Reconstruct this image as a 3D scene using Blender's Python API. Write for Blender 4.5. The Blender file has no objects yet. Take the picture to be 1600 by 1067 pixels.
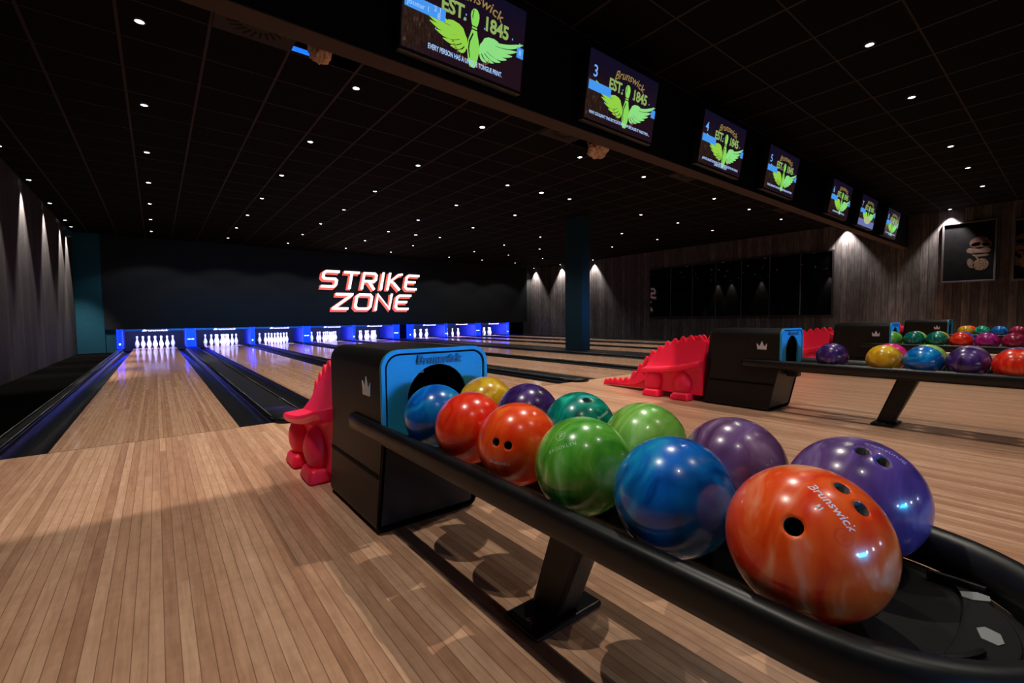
import bpy, bmesh, math, random
from mathutils import Vector, Matrix
random.seed(7)
S = bpy.context.scene
COL = S.collection
PI = math.pi

# ------------------------------------------------------------------ camera
cam_d = bpy.data.cameras.new('camera')
cam_d.sensor_width = 36.0
cam_d.lens = 703.14 / 1600 * 36
cam_d.clip_start = 0.02
cam = bpy.data.objects.new('camera', cam_d)
COL.objects.link(cam)
_r = Vector((0.78473829, -0.61974194, -0.01028323))
_u = Vector((0.04020065, 0.03433387, 0.99860157))
_f = Vector((0.61852221, 0.78405428, -0.05185713))
m4 = Matrix.Identity(4)
for i in range(3):
    m4[i][0] = _r[i]; m4[i][1] = _u[i]; m4[i][2] = -_f[i]
m4[0][3], m4[1][3], m4[2][3] = 0.0491, -4.0525, 0.8301
cam.matrix_world = m4
S.camera = cam
# ------------------------------------------------------------------ world, exposure
w = bpy.data.worlds.new('world'); S.world = w; w.use_nodes = True
w.node_tree.nodes['Background'].inputs[0].default_value = (0.55, 0.7, 1, 1)
w.node_tree.nodes['Background'].inputs[1].default_value = 0.0
S.view_settings.view_transform = 'Standard'
S.view_settings.look = 'None'
S.view_settings.gamma = 1.0
S.view_settings.use_curve_mapping = False
S.view_settings.exposure = 0.0
S.cycles.use_denoising = True
# ------------------------------------------------------------------ lights of the room
def light(name, kind, loc, energy, color, rot=(0, 0, 0), parent=None, **kw):
    d = bpy.data.lights.new(name, kind); d.energy = energy; d.color = color
    for k, v in kw.items(): setattr(d, k, v)
    o = bpy.data.objects.new(name, d); COL.objects.link(o)
    o.location = loc; o.rotation_euler = rot
    if parent: o.parent = parent
    return o
DOWN_W = 126.0
WASH_W = 800.0
# blue glow of the lounge and bar behind the photographer
light('lounge_light', 'AREA', (4.5, -8.7, 0.95), 19, (0.01, 0.42, 1.0), (PI / 2, 0, 0), shape='RECTANGLE', size=9.0, size_y=0.35, spread=math.radians(18))
light('lounge_light', 'AREA', (4.5, -8.7, 0.95), 16, (0.01, 0.38, 1.0), (PI / 2, 0, 0), shape='RECTANGLE', size=9.0, size_y=0.35, spread=math.radians(9))  # second, narrower beam added to lift the blue on the far mask and panels
for lx, lw in ((0.15, .30), (1.35, .22), (2.3, .22), (3.9, .42)):
    light('bar_light', 'AREA', (lx, -8.6, 1.05), 4, (0.72, 0.78, 1.0), (PI / 2, 0, 0), shape='RECTANGLE', size=lw, size_y=0.24, spread=math.radians(120))

# ------------------------------------------------------------------ geometry constants (metres)
LANES = [0.0, 1.804, 3.45, 5.254, 6.90, 9.35, 10.996, 12.80]
LW = 0.527
WL, WR, YB, YE, CZ = -1.68, 15.02, -9.0, 15.2, 3.30
HEAD = 13.83
ORD = ['leftmost', 'second', 'third', 'fourth', 'fifth', 'sixth', 'seventh', 'rightmost']

# ------------------------------------------------------------------ materials
def mat(name, col, rough=0.5, metal=0.0, coat=0.0, emit=None, estr=1.0, spec=0.5, sss=0.0):
    m = bpy.data.materials.new(name); m.use_nodes = True
    b = m.node_tree.nodes['Principled BSDF']
    b.inputs['Base Color'].default_value = (*col, 1)
    b.inputs['Roughness'].default_value = rough
    b.inputs['Metallic'].default_value = metal
    b.inputs['Coat Weight'].default_value = coat
    b.inputs['Coat Roughness'].default_value = 0.05
    b.inputs['Specular IOR Level'].default_value = spec
    if sss:
        b.inputs['Subsurface Weight'].default_value = sss
        b.inputs['Subsurface Radius'].default_value = (0.6, 0.03, 0.05)
    if emit:
        b.inputs['Emission Color'].default_value = (*emit, 1)
        b.inputs['Emission Strength'].default_value = estr
    return m
class NT:
    def __init__(s, m): s.t = m.node_tree; s.n = s.t.nodes; s.l = s.t.links; s.b = s.n['Principled BSDF']
    def add(s, k, **kw):
        n = s.n.new(k)
        for a, v in kw.items():
            if a.startswith('i_'):
                key = a[2:]; key = int(key) if key.isdigit() else key
                if isinstance(v, bpy.types.NodeSocket): s.l.new(v, n.inputs[key])
                else: n.inputs[key].default_value = v
            else: setattr(n, a, v)
        return n
    def math(s, op, a, b=0.0, c=0.0):
        n = s.n.new('ShaderNodeMath'); n.operation = op
        for i, v in enumerate((a, b, c)):
            if isinstance(v, bpy.types.NodeSocket): s.l.new(v, n.inputs[i])
            else: n.inputs[i].default_value = v
        return n.outputs[0]
    def ramp(s, fac, stops, interp='LINEAR'):
        n = s.n.new('ShaderNodeValToRGB'); n.color_ramp.interpolation = interp
        e = n.color_ramp.elements
        while len(e) > 1: e.remove(e[-1])
        e[0].position = stops[0][0]; e[0].color = (*stops[0][1], 1)
        for p, c in stops[1:]:
            x = e.new(p); x.color = (*c, 1)
        s.l.new(fac, n.inputs[0]); return n.outputs[0]
    def mix(s, fac, a, b, bt='MIX'):
        n = s.n.new('ShaderNodeMix'); n.data_type = 'RGBA'; n.blend_type = bt
        for i, v in ((0, fac), (6, a), (7, b)):
            if isinstance(v, bpy.types.NodeSocket): s.l.new(v, n.inputs[i])
            else: n.inputs[i].default_value = v if i == 0 else (*v, 1)
        return n.outputs[2]

def wood_floor(name, width, blen, rough, coat, tint=1.0):
    m = mat(name, (.5, .35, .25), rough, coat=coat); t = NT(m)
    tc = t.add('ShaderNodeTexCoord').outputs['Object']
    sp = t.add('ShaderNodeSeparateXYZ', i_0=tc).outputs
    ix = t.math('FLOOR', t.math('DIVIDE', sp[0], width))
    fx = t.math('FRACT', t.math('DIVIDE', sp[0], width))
    r1 = t.add('ShaderNodeTexWhiteNoise', noise_dimensions='1D', i_W=ix).outputs[0]
    yy = t.math('ADD', t.math('DIVIDE', sp[1], blen), t.math('MULTIPLY', r1, 7.3))
    iy = t.math('FLOOR', yy); fy = t.math('FRACT', yy)
    cv = t.add('ShaderNodeCombineXYZ', i_0=ix, i_1=iy).outputs[0]
    r2 = t.add('ShaderNodeTexWhiteNoise', noise_dimensions='2D', i_Vector=cv).outputs[0]
    gv = t.add('ShaderNodeCombineXYZ', i_0=t.math('ADD', t.math('MULTIPLY', sp[0], 55.0), t.math('MULTIPLY', r2, 90.0)), i_1=t.math('MULTIPLY', sp[1], 5.0), i_2=t.math('MULTIPLY', r2, 30.0)).outputs[0]
    g = t.add('ShaderNodeTexNoise', i_Vector=gv, i_Scale=1.0, i_Detail=3.0, i_Roughness=.6).outputs[0]
    gv2 = t.add('ShaderNodeCombineXYZ', i_0=t.math('MULTIPLY', sp[0], 14.0), i_1=t.math('MULTIPLY', sp[1], 26.0), i_2=t.math('MULTIPLY', r2, 50.0)).outputs[0]
    fig = t.add('ShaderNodeTexNoise', i_Vector=gv2, i_Scale=1.0, i_Detail=2.0).outputs[0]
    base = t.ramp(r2, [(0, (.46 * tint, .245 * tint, .150 * tint)), (.3, (.57 * tint, .325 * tint, .205 * tint)), (.6, (.70 * tint, .43 * tint, .285 * tint)), (.8, (.62 * tint, .36 * tint, .23 * tint)), (1, (.50 * tint, .27 * tint, .168 * tint))])
    gr = t.ramp(g, [(.3, (.78, .74, .70)), (.7, (1.08, 1.08, 1.08))])
    c = t.mix(1.0, base, gr, 'MULTIPLY')
    fr = t.ramp(fig, [(.35, (.94, .93, .92)), (.65, (1.03, 1.03, 1.03))])
    c = t.mix(1.0, c, fr, 'MULTIPLY')
    e1 = t.math('LESS_THAN', t.math('ABSOLUTE', t.math('SUBTRACT', fx, .5)), .47)
    gl = t.math('SUBTRACT', 1.0, e1)
    gap = t.math('MULTIPLY', gl, .72)
    c = t.mix(gap, c, (.11, .05, .03))
    t.l.new(c, t.b.inputs['Base Color'])
    return m
def plank_wall(name, axis, width, cols, rough=.75):
    m = mat(name, cols[0], rough, spec=.25); t = NT(m)
    tc = t.add('ShaderNodeTexCoord').outputs['Object']
    sp = t.add('ShaderNodeSeparateXYZ', i_0=tc).outputs
    a = sp[axis]
    ix = t.math('FLOOR', t.math('DIVIDE', a, width)); fx = t.math('FRACT', t.math('DIVIDE', a, width))
    r = t.add('ShaderNodeTexWhiteNoise', noise_dimensions='1D', i_W=ix).outputs[0]
    v = t.add('ShaderNodeCombineXYZ', i_0=t.math('MULTIPLY', a, 38.0), i_1=t.math('MULTIPLY', sp[2], 1.6), i_2=t.math('MULTIPLY', r, 40.0)).outputs[0]
    g = t.add('ShaderNodeTexNoise', i_Vector=v, i_Scale=1.0, i_Detail=6.0, i_Roughness=.7).outputs[0]
    v2 = t.add('ShaderNodeCombineXYZ', i_0=t.math('MULTIPLY', a, 9.0), i_1=t.math('MULTIPLY', sp[2], 4.0), i_2=t.math('MULTIPLY', r, 20.0)).outputs[0]
    g2 = t.add('ShaderNodeTexNoise', i_Vector=v2, i_Scale=1.0, i_Detail=4.0).outputs[0]
    base = t.ramp(r, [(0, cols[0]), (.5, cols[1]), (1, cols[2])])
    c = t.mix(1.0, base, t.ramp(g, [(.32, (.35, .35, .35)), (.68, (1.35, 1.33, 1.3))]), 'MULTIPLY')
    c = t.mix(1.0, c, t.ramp(g2, [(.3, (.65, .65, .65)), (.7, (1.2, 1.2, 1.2))]), 'MULTIPLY')
    gl = t.math('GREATER_THAN', t.math('ABSOLUTE', t.math('SUBTRACT', fx, .5)), .46)
    c = t.mix(t.math('MULTIPLY', gl, .85), c, (.006, .005, .005))
    t.l.new(c, t.b.inputs['Base Color'])
    bp = t.add('ShaderNodeBump', i_Strength=.35, i_Distance=.01, i_Height=g)
    t.l.new(bp.outputs[0], t.b.inputs['Normal'])
    return m
def noisy(name, c1, c2, scale, rough, **kw):
    m = mat(name, c1, rough, **kw); t = NT(m)
    tc = t.add('ShaderNodeTexCoord').outputs['Object']
    n = t.add('ShaderNodeTexNoise', i_Vector=tc, i_Scale=scale, i_Detail=4.0).outputs[0]
    t.l.new(t.ramp(n, [(.35, c1), (.65, c2)]), t.b.inputs['Base Color'])
    return m
def ball_mat(name, c1, c2, c3, scale=7.0, w=(.36, .54, .72)):
    m = mat(name, c1, .24, coat=.6, spec=.4); t = NT(m)
    t.b.inputs['Coat Roughness'].default_value = .035
    tc = t.add('ShaderNodeTexCoord').outputs['Object']
    d = t.add('ShaderNodeTexNoise', i_Vector=tc, i_Scale=scale * .8, i_Detail=3.0)
    ad = t.add('ShaderNodeVectorMath', operation='MULTIPLY_ADD'); t.l.new(d.outputs[1], ad.inputs[0]); ad.inputs[1].default_value = (.16, .16, .16); t.l.new(tc, ad.inputs[2])
    mp = t.add('ShaderNodeMapping', i_Vector=ad.outputs[0]); mp.inputs['Scale'].default_value = (1.0, 2.6, 1.5)
    mp.inputs['Rotation'].default_value = (.4, .5, .9)
    n = t.add('ShaderNodeTexNoise', i_Vector=mp.outputs[0], i_Scale=scale, i_Detail=3.0, i_Roughness=.5, i_Distortion=1.6).outputs[0]
    t.l.new(t.ramp(n, [(w[0], c1), (w[1], c2), (w[2], c3)]), t.b.inputs['Base Color'])
    return m
MT = {}
MT['approach'] = wood_floor('maple_approach', .033, 5.0, .33, .0)
MT['lane'] = wood_floor('maple_lane', .0279, 4.0, .10, .0, .90)
MT['seam'] = mat('seam', (.05, .03, .02), .6)
MT['plank'] = plank_wall('dark_planks', 1, .135, [(.012, .0095, .0085), (.025, .0205, .018), (.046, .039, .035)])
MT['plankr'] = plank_wall('grey_brown_planks', 1, .15, [(.032, .029, .028), (.054, .049, .048), (.082, .075, .073)])
MT['plankx'] = plank_wall('dark_planks_back', 0, .15, [(.03, .025, .022), (.05, .04, .035), (.07, .06, .05)])
MT['tile'] = noisy('ceiling_tile_black', (.0026, .0022, .0020), (.0038, .0032, .0030), 60, .95, spec=.05)
MT['tee'] = mat('ceiling_tee_brown', (.022, .016, .013), .7, spec=.1)
MT['bulk'] = noisy('bulkhead_navy', (.0035, .0045, .0075), (.005, .006, .010), 8, .85, spec=.08)
MT['trimb'] = mat('bulkhead_underside', (.040, .029, .023), .75, spec=.1)
MT['mask'] = noisy('mask_charcoal', (.010, .012, .015), (.014, .016, .019), 30, .9, spec=.08)
MT['black'] = noisy('black_plastic', (.004, .004, .0045), (.006, .006, .0065), 120, .40, spec=.4)
MT['blackm'] = noisy('black_matte', (.005, .005, .005), (.009, .009, .009), 50, .6, spec=.25)
MT['hood'] = noisy('hood_black_textured', (.005, .0045, .004), (.008, .007, .006), 300, .48, spec=.25)
MT['gutter'] = mat('gutter_black', (.004, .0045, .006), .30, spec=.35)
MT['cap'] = noisy('capping_black', (.0022, .0027, .0038), (.0036, .0042, .0056), 40, .45, spec=.2)
MT['gloss'] = mat('nose_gloss_black', (.004, .004, .005), .38, spec=.25)
MT['carpet'] = noisy('walkway_carpet', (.0010, .0010, .0010), (.0020, .0018, .0018), 90, .95, spec=.0)
MT['plate'] = noisy('blue_plate', (.010, .25, .46), (.014, .28, .50), 200, .45)
MT['lowerp'] = mat('lower_panel_grey', (.016, .016, .019), .4, spec=.3)
MT['emboss'] = mat('embossed_dark_blue', (.01, .09, .2), .5)
MT['crown'] = mat('crown_silver', (.62, .6, .64), .35, metal=.3)
MT['sticker'] = mat('sticker_grey', (.22, .24, .25), .5)
MT['steel'] = mat('bolt_steel', (.5, .5, .52), .25, metal=1.0)
MT['red'] = mat('red_plastic', (1.0, .016, .075), .42, sss=1.0, spec=.35)
MT['pin'] = mat('pin_white', (.85, .85, .9), .25)
MT['pinred'] = mat('pin_stripe_red', (.7, .03, .12), .3)
MT['hole'] = mat('finger_hole_dark', (.012, .008, .008), .6)
MT['bluecol'] = mat('blue_lit_panel', (.03, .08, .5), .4, emit=(.004, .045, .95), estr=1.0)  # blue light on the column fronts put in as emission
MT['blueglow'] = mat('blue_edge_glow', (.02, .05, .4), .4, emit=(.0008, .004, 1.0), estr=20)  # strong emission added on the column edges to streak the gutters blue
MT['bluedark'] = mat('kickback_blue', (.01, .02, .22), .4)
MT['bluestrip'] = mat('pit_header_blue', (.03, .12, .5), .35, emit=(.01, .05, .6), estr=.25)
MT['violet'] = mat('glow_lettering_violet', (.5, .45, 1), .4, emit=(.50, .44, 1.0), estr=3.2)
MT['dot'] = mat('pit_indicator_white', (.8, .9, 1), .4, emit=(.6, .75, 1.0), estr=3)
MT['curtain'] = mat('pit_curtain', (.006, .008, .02), .9)
MT['pillar'] = noisy('pillar_dark', (.006, .022, .036), (.007, .025, .040), 20, .8, spec=.08)
MT['endpan'] = noisy('end_panel_slate', (.008, .050, .075), (.010, .056, .082), 20, .85, spec=.08)
MT['glass'] = mat('black_glass', (.001, .001, .0015), .03, spec=.35)
MT['mullion'] = mat('mullion_dark', (.03, .035, .045), .4)
MT['frame'] = mat('picture_frame', (.045, .045, .05), .35)
MT['print'] = noisy('print_black', (.0015, .0015, .002), (.003, .003, .0035), 10, .6, spec=.05)
MT['skin1'] = noisy('print_brown', (.035, .018, .014), (.055, .032, .026), 30, .7, spec=.05)
MT['skin2'] = noisy('print_tan', (.06, .038, .030), (.09, .062, .048), 30, .7, spec=.05)
MT['gold'] = noisy('print_gold', (.02, .012, .008), (.14, .10, .06), 70, .7, spec=.05)
MT['lampw'] = mat('downlight_lens', (.9, .95, 1), .3, emit=(.86, .96, 1.0), estr=9)
MT['lampb'] = mat('spot_lens_cool', (.9, .95, 1), .3, emit=(.75, .9, 1.0), estr=9)
MT['ring'] = mat('downlight_ring', (.02, .02, .02), .5)
MT['signw'] = mat('sign_letter_white', (1, .97, .95), .5, emit=(1.0, .90, .88), estr=1.25)
MT['signc'] = mat('sign_letter_cream', (1, .9, .8), .5, emit=(1.0, .70, .55), estr=1.0)
MT['signr'] = mat('sign_letter_coral', (.8, .15, .1), .5, emit=(.62, .085, .06), estr=.9)
MT['duct'] = noisy('crumpled_tan_duct', (.30, .19, .13), (.55, .38, .27), 18, .6)
MT['blueedge'] = mat('blue_lit_tile_edge', (.1, .4, 1), .3, emit=(.01, .18, 1.0), estr=1.1)  # blue light put into the emission of a tile edge
MT['label'] = mat('label_white', (.8, .72, .6), .5)
MT['labelg'] = mat('label_green', (.03, .4, .25), .5)
for k in ('lampw', 'lampb'): MT[k].cycles.emission_sampling = 'NONE'
# screens
def em(name, c, s=1.0):
    m = mat(name, (0, 0, 0), .5, emit=c, estr=s, spec=0); m.cycles.emission_sampling = 'NONE'; return m
MT['bezel'] = mat('screen_bezel', (.008, .008, .009), .3)
def screen_mat():
    m = mat('screen_picture', (0, 0, 0), .25); t = NT(m); m.cycles.emission_sampling = 'NONE'
    tc = t.add('ShaderNodeTexCoord').outputs['Object']
    sp = t.add('ShaderNodeSeparateXYZ', i_0=tc).outputs
    mp = t.add('ShaderNodeMapping', i_Vector=tc); mp.inputs['Scale'].default_value = (60, 16, 1)
    n = t.add('ShaderNodeTexNoise', i_Vector=mp.outputs[0], i_Scale=1.0, i_Detail=6.0, i_Roughness=.75).outputs[0]
    brown = t.ramp(n, [(.42, (.014, .006, .005)), (.58, (.030, .014, .010)), (.7, (.13, .075, .055))])
    base = t.ramp(t.math('ADD', t.math('DIVIDE', sp[1], .54), .5), [(0, (.014, .005, .010)), (.5, (.012, .004, .009)), (1, (.005, .004, .016))])
    fx = t.math('MAXIMUM', 0.0, t.math('SUBTRACT', 1.0, t.math('DIVIDE', t.math('ADD', sp[0], .47), .33)))
    fy = t.math('MAXIMUM', 0.0, t.math('SUBTRACT', 1.0, t.math('MULTIPLY', t.math('ABSOLUTE', t.math('ADD', sp[1], .11)), 5.0)))
    c = t.mix(t.math('MINIMUM', 1.0, t.math('MULTIPLY', t.math('MULTIPLY', fx, fy), 2.6)), base, brown)
    t.l.new(c, t.b.inputs['Emission Color']); t.b.inputs['Emission Strength'].default_value = 1.0
    return m
MT['pic'] = screen_mat()
MT['a_green'] = em('art_lime', (.28, .62, .06)); MT['a_mint'] = em('art_mint', (.26, .72, .22))
MT['a_pin'] = em('art_pin_green', (.24, .66, .10)); MT['a_tan'] = em('art_tan', (.30, .20, .06))
MT['a_num'] = em('art_number_lime', (.26, .40, .11)); MT['a_blue'] = em('art_blue_bar', (.06, .30, .86))
MT['a_cyan'] = em('art_text_cyan', (.16, .42, .95)); MT['a_white'] = em('art_text_white', (.42, .62, 1.0))
MT['a_dark'] = em('art_dark_line', (.01, .005, .008)); MT['a_brown'] = em('art_brown_text', (.22, .10, .04))
MT['a_lav'] = em('art_lavender', (.14, .17, .42)); MT['a_cream'] = em('art_cream', (.45, .48, .25))

# ------------------------------------------------------------------ mesh helpers
def obj(name, bm, m, parent=None, smooth=False, bev=0.0, sub=0, seg=2):
    me = bpy.data.meshes.new(name)
    bmesh.ops.recalc_face_normals(bm, faces=bm.faces)
    bm.to_mesh(me); bm.free()
    ms = m if isinstance(m, (list, tuple)) else [m]
    for x in ms: me.materials.append(MT[x] if isinstance(x, str) else x)
    if smooth:
        for p in me.polygons: p.use_smooth = True
    o = bpy.data.objects.new(name, me); COL.objects.link(o)
    if parent: o.parent = parent
    if bev:
        b = o.modifiers.new('bevel', 'BEVEL'); b.width = bev; b.segments = seg; b.limit_method = 'ANGLE'; b.angle_limit = math.radians(35)
    if sub:
        s = o.modifiers.new('subd', 'SUBSURF'); s.levels = sub; s.render_levels = sub
    return o
def tag(o, label=None, cat=None, group=None, kind=None):
    if label: o['label'] = label
    if cat: o['category'] = cat
    if group: o['group'] = group
    if kind: o['kind'] = kind
    return o
def thing(name, label, cat, loc=(0, 0, 0), rz=0, group=None):
    o = bpy.data.objects.new(name, None); COL.objects.link(o); o.empty_display_size = .1
    o.location = loc; o.rotation_euler = (0, 0, rz)
    return tag(o, label, cat, group)
def box(bm, x0, x1, y0, y1, z0, z1, mi=0, M=None):
    vs = [bm.verts.new((x, y, z)) for x in (x0, x1) for y in (y0, y1) for z in (z0, z1)]
    for q in ((0, 1, 3, 2), (4, 6, 7, 5), (0, 4, 5, 1), (2, 3, 7, 6), (0, 2, 6, 4), (1, 5, 7, 3)):
        f = bm.faces.new([vs[i] for i in q]); f.material_index = mi
    if M: bmesh.ops.transform(bm, matrix=M, verts=vs)
    return vs
def B(*boxes):
    bm = bmesh.new()
    for b in boxes: box(bm, *b)
    return bm
def prism(bm, pts, axis, a, b, mi=0):
    # pts: 2D outline; axis: 0 -> (y,z) extruded in x, 1 -> (x,z) in y, 2 -> (x,y) in z
    def P(p, t):
        return ((t, p[0], p[1]), (p[0], t, p[1]), (p[0], p[1], t))[axis]
    v0 = [bm.verts.new(P(p, a)) for p in pts]; v1 = [bm.verts.new(P(p, b)) for p in pts]
    n = len(pts)
    fs = [bm.faces.new(v0), bm.faces.new(list(reversed(v1)))]
    for i in range(n): fs.append(bm.faces.new((v0[i], v0[(i + 1) % n], v1[(i + 1) % n], v1[i])))
    for f in fs: f.material_index = mi
    return v0 + v1
def lathe(bm, prof, seg=24, c=(0, 0, 0), mis=None):
    rings = []
    for r, z in prof:
        if r < 1e-6: rings.append([bm.verts.new((c[0], c[1], c[2] + z))])
        else: rings.append([bm.verts.new((c[0] + r * math.cos(2 * PI * k / seg), c[1] + r * math.sin(2 * PI * k / seg), c[2] + z)) for k in range(seg)])
    for i in range(len(rings) - 1):
        a, b = rings[i], rings[i + 1]
        for k in range(seg):
            k2 = (k + 1) % seg
            if len(a) == 1 and len(b) == 1: continue
            if len(a) == 1: f = bm.faces.new((a[0], b[k], b[k2]))
            elif len(b) == 1: f = bm.faces.new((a[k], b[0], a[k2]))
            else: f = bm.faces.new((a[k], b[k], b[k2], a[k2]))
            if mis: f.material_index = mis[i]
def loft(bm, loops, cap=True):
    L = [[bm.verts.new(p) for p in lp] for lp in loops]; n = len(L[0])
    for i in range(len(L) - 1):
        for k in range(n):
            bm.faces.new((L[i][k], L[i][(k + 1) % n], L[i + 1][(k + 1) % n], L[i + 1][k]))
    if cap: bm.faces.new(L[0]); bm.faces.new(list(reversed(L[-1])))
    return L
def strip(bm, A, Bp, mi=0):
    a = [bm.verts.new(p) for p in A]; b = [bm.verts.new(p) for p in Bp]
    for i in range(len(a) - 1):
        f = bm.faces.new((a[i], a[i + 1], b[i + 1], b[i])); f.material_index = mi
def solid(o, t, off=-1):
    s = o.modifiers.new('solid', 'SOLIDIFY'); s.thickness = t; s.offset = off; return o
_txt = {}
def text_bm(s, size=1.0, shear=0.0, bold=0.0, extrude=0.0, spacing=1.0, align='CENTER'):
    key = (s, size, shear, bold, extrude, spacing, align)
    if key not in _txt:
        c = bpy.data.curves.new('lettering', 'FONT'); c.body = s; c.size = size; c.shear = shear; c.offset = bold
        c.extrude = extrude; c.align_x = align; c.align_y = 'CENTER'; c.space_character = spacing; c.resolution_u = 3
        o = bpy.data.objects.new('lettering', c); COL.objects.link(o)
        bpy.context.view_layer.update()
        me = bpy.data.meshes.new_from_object(o.evaluated_get(bpy.context.evaluated_depsgraph_get()))
        bpy.data.objects.remove(o); bpy.data.curves.remove(c)
        _txt[key] = me
    bm = bmesh.new(); bm.from_mesh(_txt[key]); return bm
def merge(dst, src, M=None, mi=None, fn=None):
    if M: bmesh.ops.transform(src, matrix=M, verts=src.verts)
    mp = {}
    for v in src.verts: mp[v] = dst.verts.new(fn(v.co) if fn else v.co)
    for f in src.faces:
        try: g = dst.faces.new([mp[v] for v in f.verts])
        except ValueError: continue
        g.material_index = f.material_index if mi is None else mi
    src.free()
def children(o): return list(o.children)
def copy_tree(o, parent=None):
    c = o.copy(); COL.objects.link(c)
    if parent: c.parent = parent
    for ch in children(o): copy_tree(ch, c)
    return c
def T(x, y, z): return Matrix.Translation((x, y, z))
def struct(name, bm, m, **kw):
    return tag(obj(name, bm, m, **kw), kind='structure')

# ------------------------------------------------------------------ setting
struct('floor', B((WL, WR, YB, 0.0, -.12, 0.0)), 'approach')
struct('trim_1', B((WL, WR, -.0035, .0035, -.02, .0008)), 'seam')            # foul line seam
struct('floor_pit', B((WL, WR, 0.004, YE, -.30, -.125)), 'carpet')
struct('floor_left', B((WL, -.86, 0.004, 13.0, -.124, -.03)), 'carpet')
struct('floor_right', B((LANES[7] + .90, WR, 0.004, 13.0, -.124, -.03)), 'carpet')
struct('wall_left', B((WL - .12, WL, YB, YE, -.3, CZ + .5)), 'plank')
struct('wall_right', B((WR, WR + .12, YB, YE, -.3, CZ + .5)), 'plankr')
struct('wall_back', B((WL, WR, YB - .12, YB, -.3, CZ + .5)), 'plankx')
struct('wall_front', B((WL, WR, YE, YE + .12, -.3, CZ + .5)), 'curtain')
# ceiling: tiles of 0.607 m; two tiles are missing beside the bulkhead
P = .6067
xs = [.50 + P * k for k in range(-4, 25)]; xs = [WL] + [x for x in xs if WL + .02 < x < WR - .02] + [WR]
ys = [.55 + P * k for k in range(-16, 25)]; ys = [YB] + [y for y in ys if YB + .02 < y < YE - .02] + [YE]
HOLES = [(1.42, .25), (5.05, .25)]
bm = bmesh.new()
for i in range(len(xs) - 1):
    for j in range(len(ys) - 1):
        if any(xs[i] < hx < xs[i + 1] and ys[j] < hy < ys[j + 1] for hx, hy in HOLES): continue
        box(bm, xs[i], xs[i + 1], ys[j], ys[j + 1], CZ, CZ + .012)
struct('ceiling', bm, 'tile')
bm = bmesh.new()
for x in xs[1:-1]: box(bm, x - .012, x + .012, YB, YE, CZ - .004, CZ - .0005)
for y in ys[1:-1]: box(bm, WL, WR, y - .007, y + .007, CZ - .003, CZ - .0006)
struct('trim_2', bm, 'tee')
struct('ceiling_void', B((WL, WR, YB, YE, CZ + .45, CZ + .5)), 'blackm')
# bulkhead carrying the screens, right across the room
struct('wall_bulkhead', B((WL, WR, -1.25, -1.12, 2.493, CZ - .005)), 'bulk')
struct('trim_3', B((WL, WR, -1.255, -1.105, 2.485, 2.493)), 'trimb')
# masking wall above the pins, side panels
struct('wall_mask', B((-1.10, 14.47, 13.0, 13.06, .62, CZ - .005)), 'mask')
struct('wall_end_left', B((WL, -1.10, 13.02, 13.10, -.12, CZ - .005)), 'endpan')
struct('wall_end_left_low', B((-1.10, -.862, 13.05, 13.12, -.12, .62)), 'endpan')
struct('wall_end_right', B((14.47, WR, 13.3, 13.36, -.12, CZ - .005)), 'blackm')

# pillar standing between the fifth and sixth lanes
p = struct('wall_pillar', B((8.19, 8.47, 3.50, 4.08, .024, CZ - .006)), 'pillar', bev=.008)

# ------------------------------------------------------------------ lanes
def gutter_bm(x0, x1):
    bm = bmesh.new(); n = 10; c = (x0 + x1) / 2; r = (x1 - x0) / 2
    A = []; Bq = []
    pts = [(x0, -.004)] + [(c - r * .96 * math.cos(PI * k / n), -.006 - .075 * math.sin(PI * k / n)) for k in range(n + 1)] + [(x1, -.004)]
    strip(bm, [(x, 0.004, z) for x, z in pts], [(x, 13.53, z) for x, z in pts])
    return bm
for i, X in enumerate(LANES):
    where = ['on the far left, nearest the left wall', 'second from the left', 'third from the left, its end meeting the ball rack', 'fourth from the left', 'fifth from the left, in front of the pillar', 'sixth from the left, just behind the pillar', 'second from the right wall', 'nearest the right wall'][i]
    ln = thing('bowling_lane', 'pale maple bowling lane %s' % where, 'bowling lane', (X, 0, 0), group='bowling lanes')
    obj('lane_bed', B((-LW, LW, .004, 14.75, -.12, 0.0)), 'lane', ln)
    for s in (-1, 1):
        a, b = (-LW - .235, -LW - .001) if s < 0 else (LW + .001, LW + .235)
        obj('gutter', gutter_bm(a, b), 'gutter', ln, smooth=True)
    for ax_, ay in zip((-.405, -.27, -.135, 0, .135, .27, .405), (4.37, 4.49, 4.65, 4.78, 4.65, 4.49, 4.37)):
        bm = bmesh.new(); prism(bm, [(ax_ - .014, ay - .05), (ax_ + .014, ay - .05), (ax_, ay + .05)], 2, .0002, .0008)
        obj('arrow_mark', bm, 'seam', ln)
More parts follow.
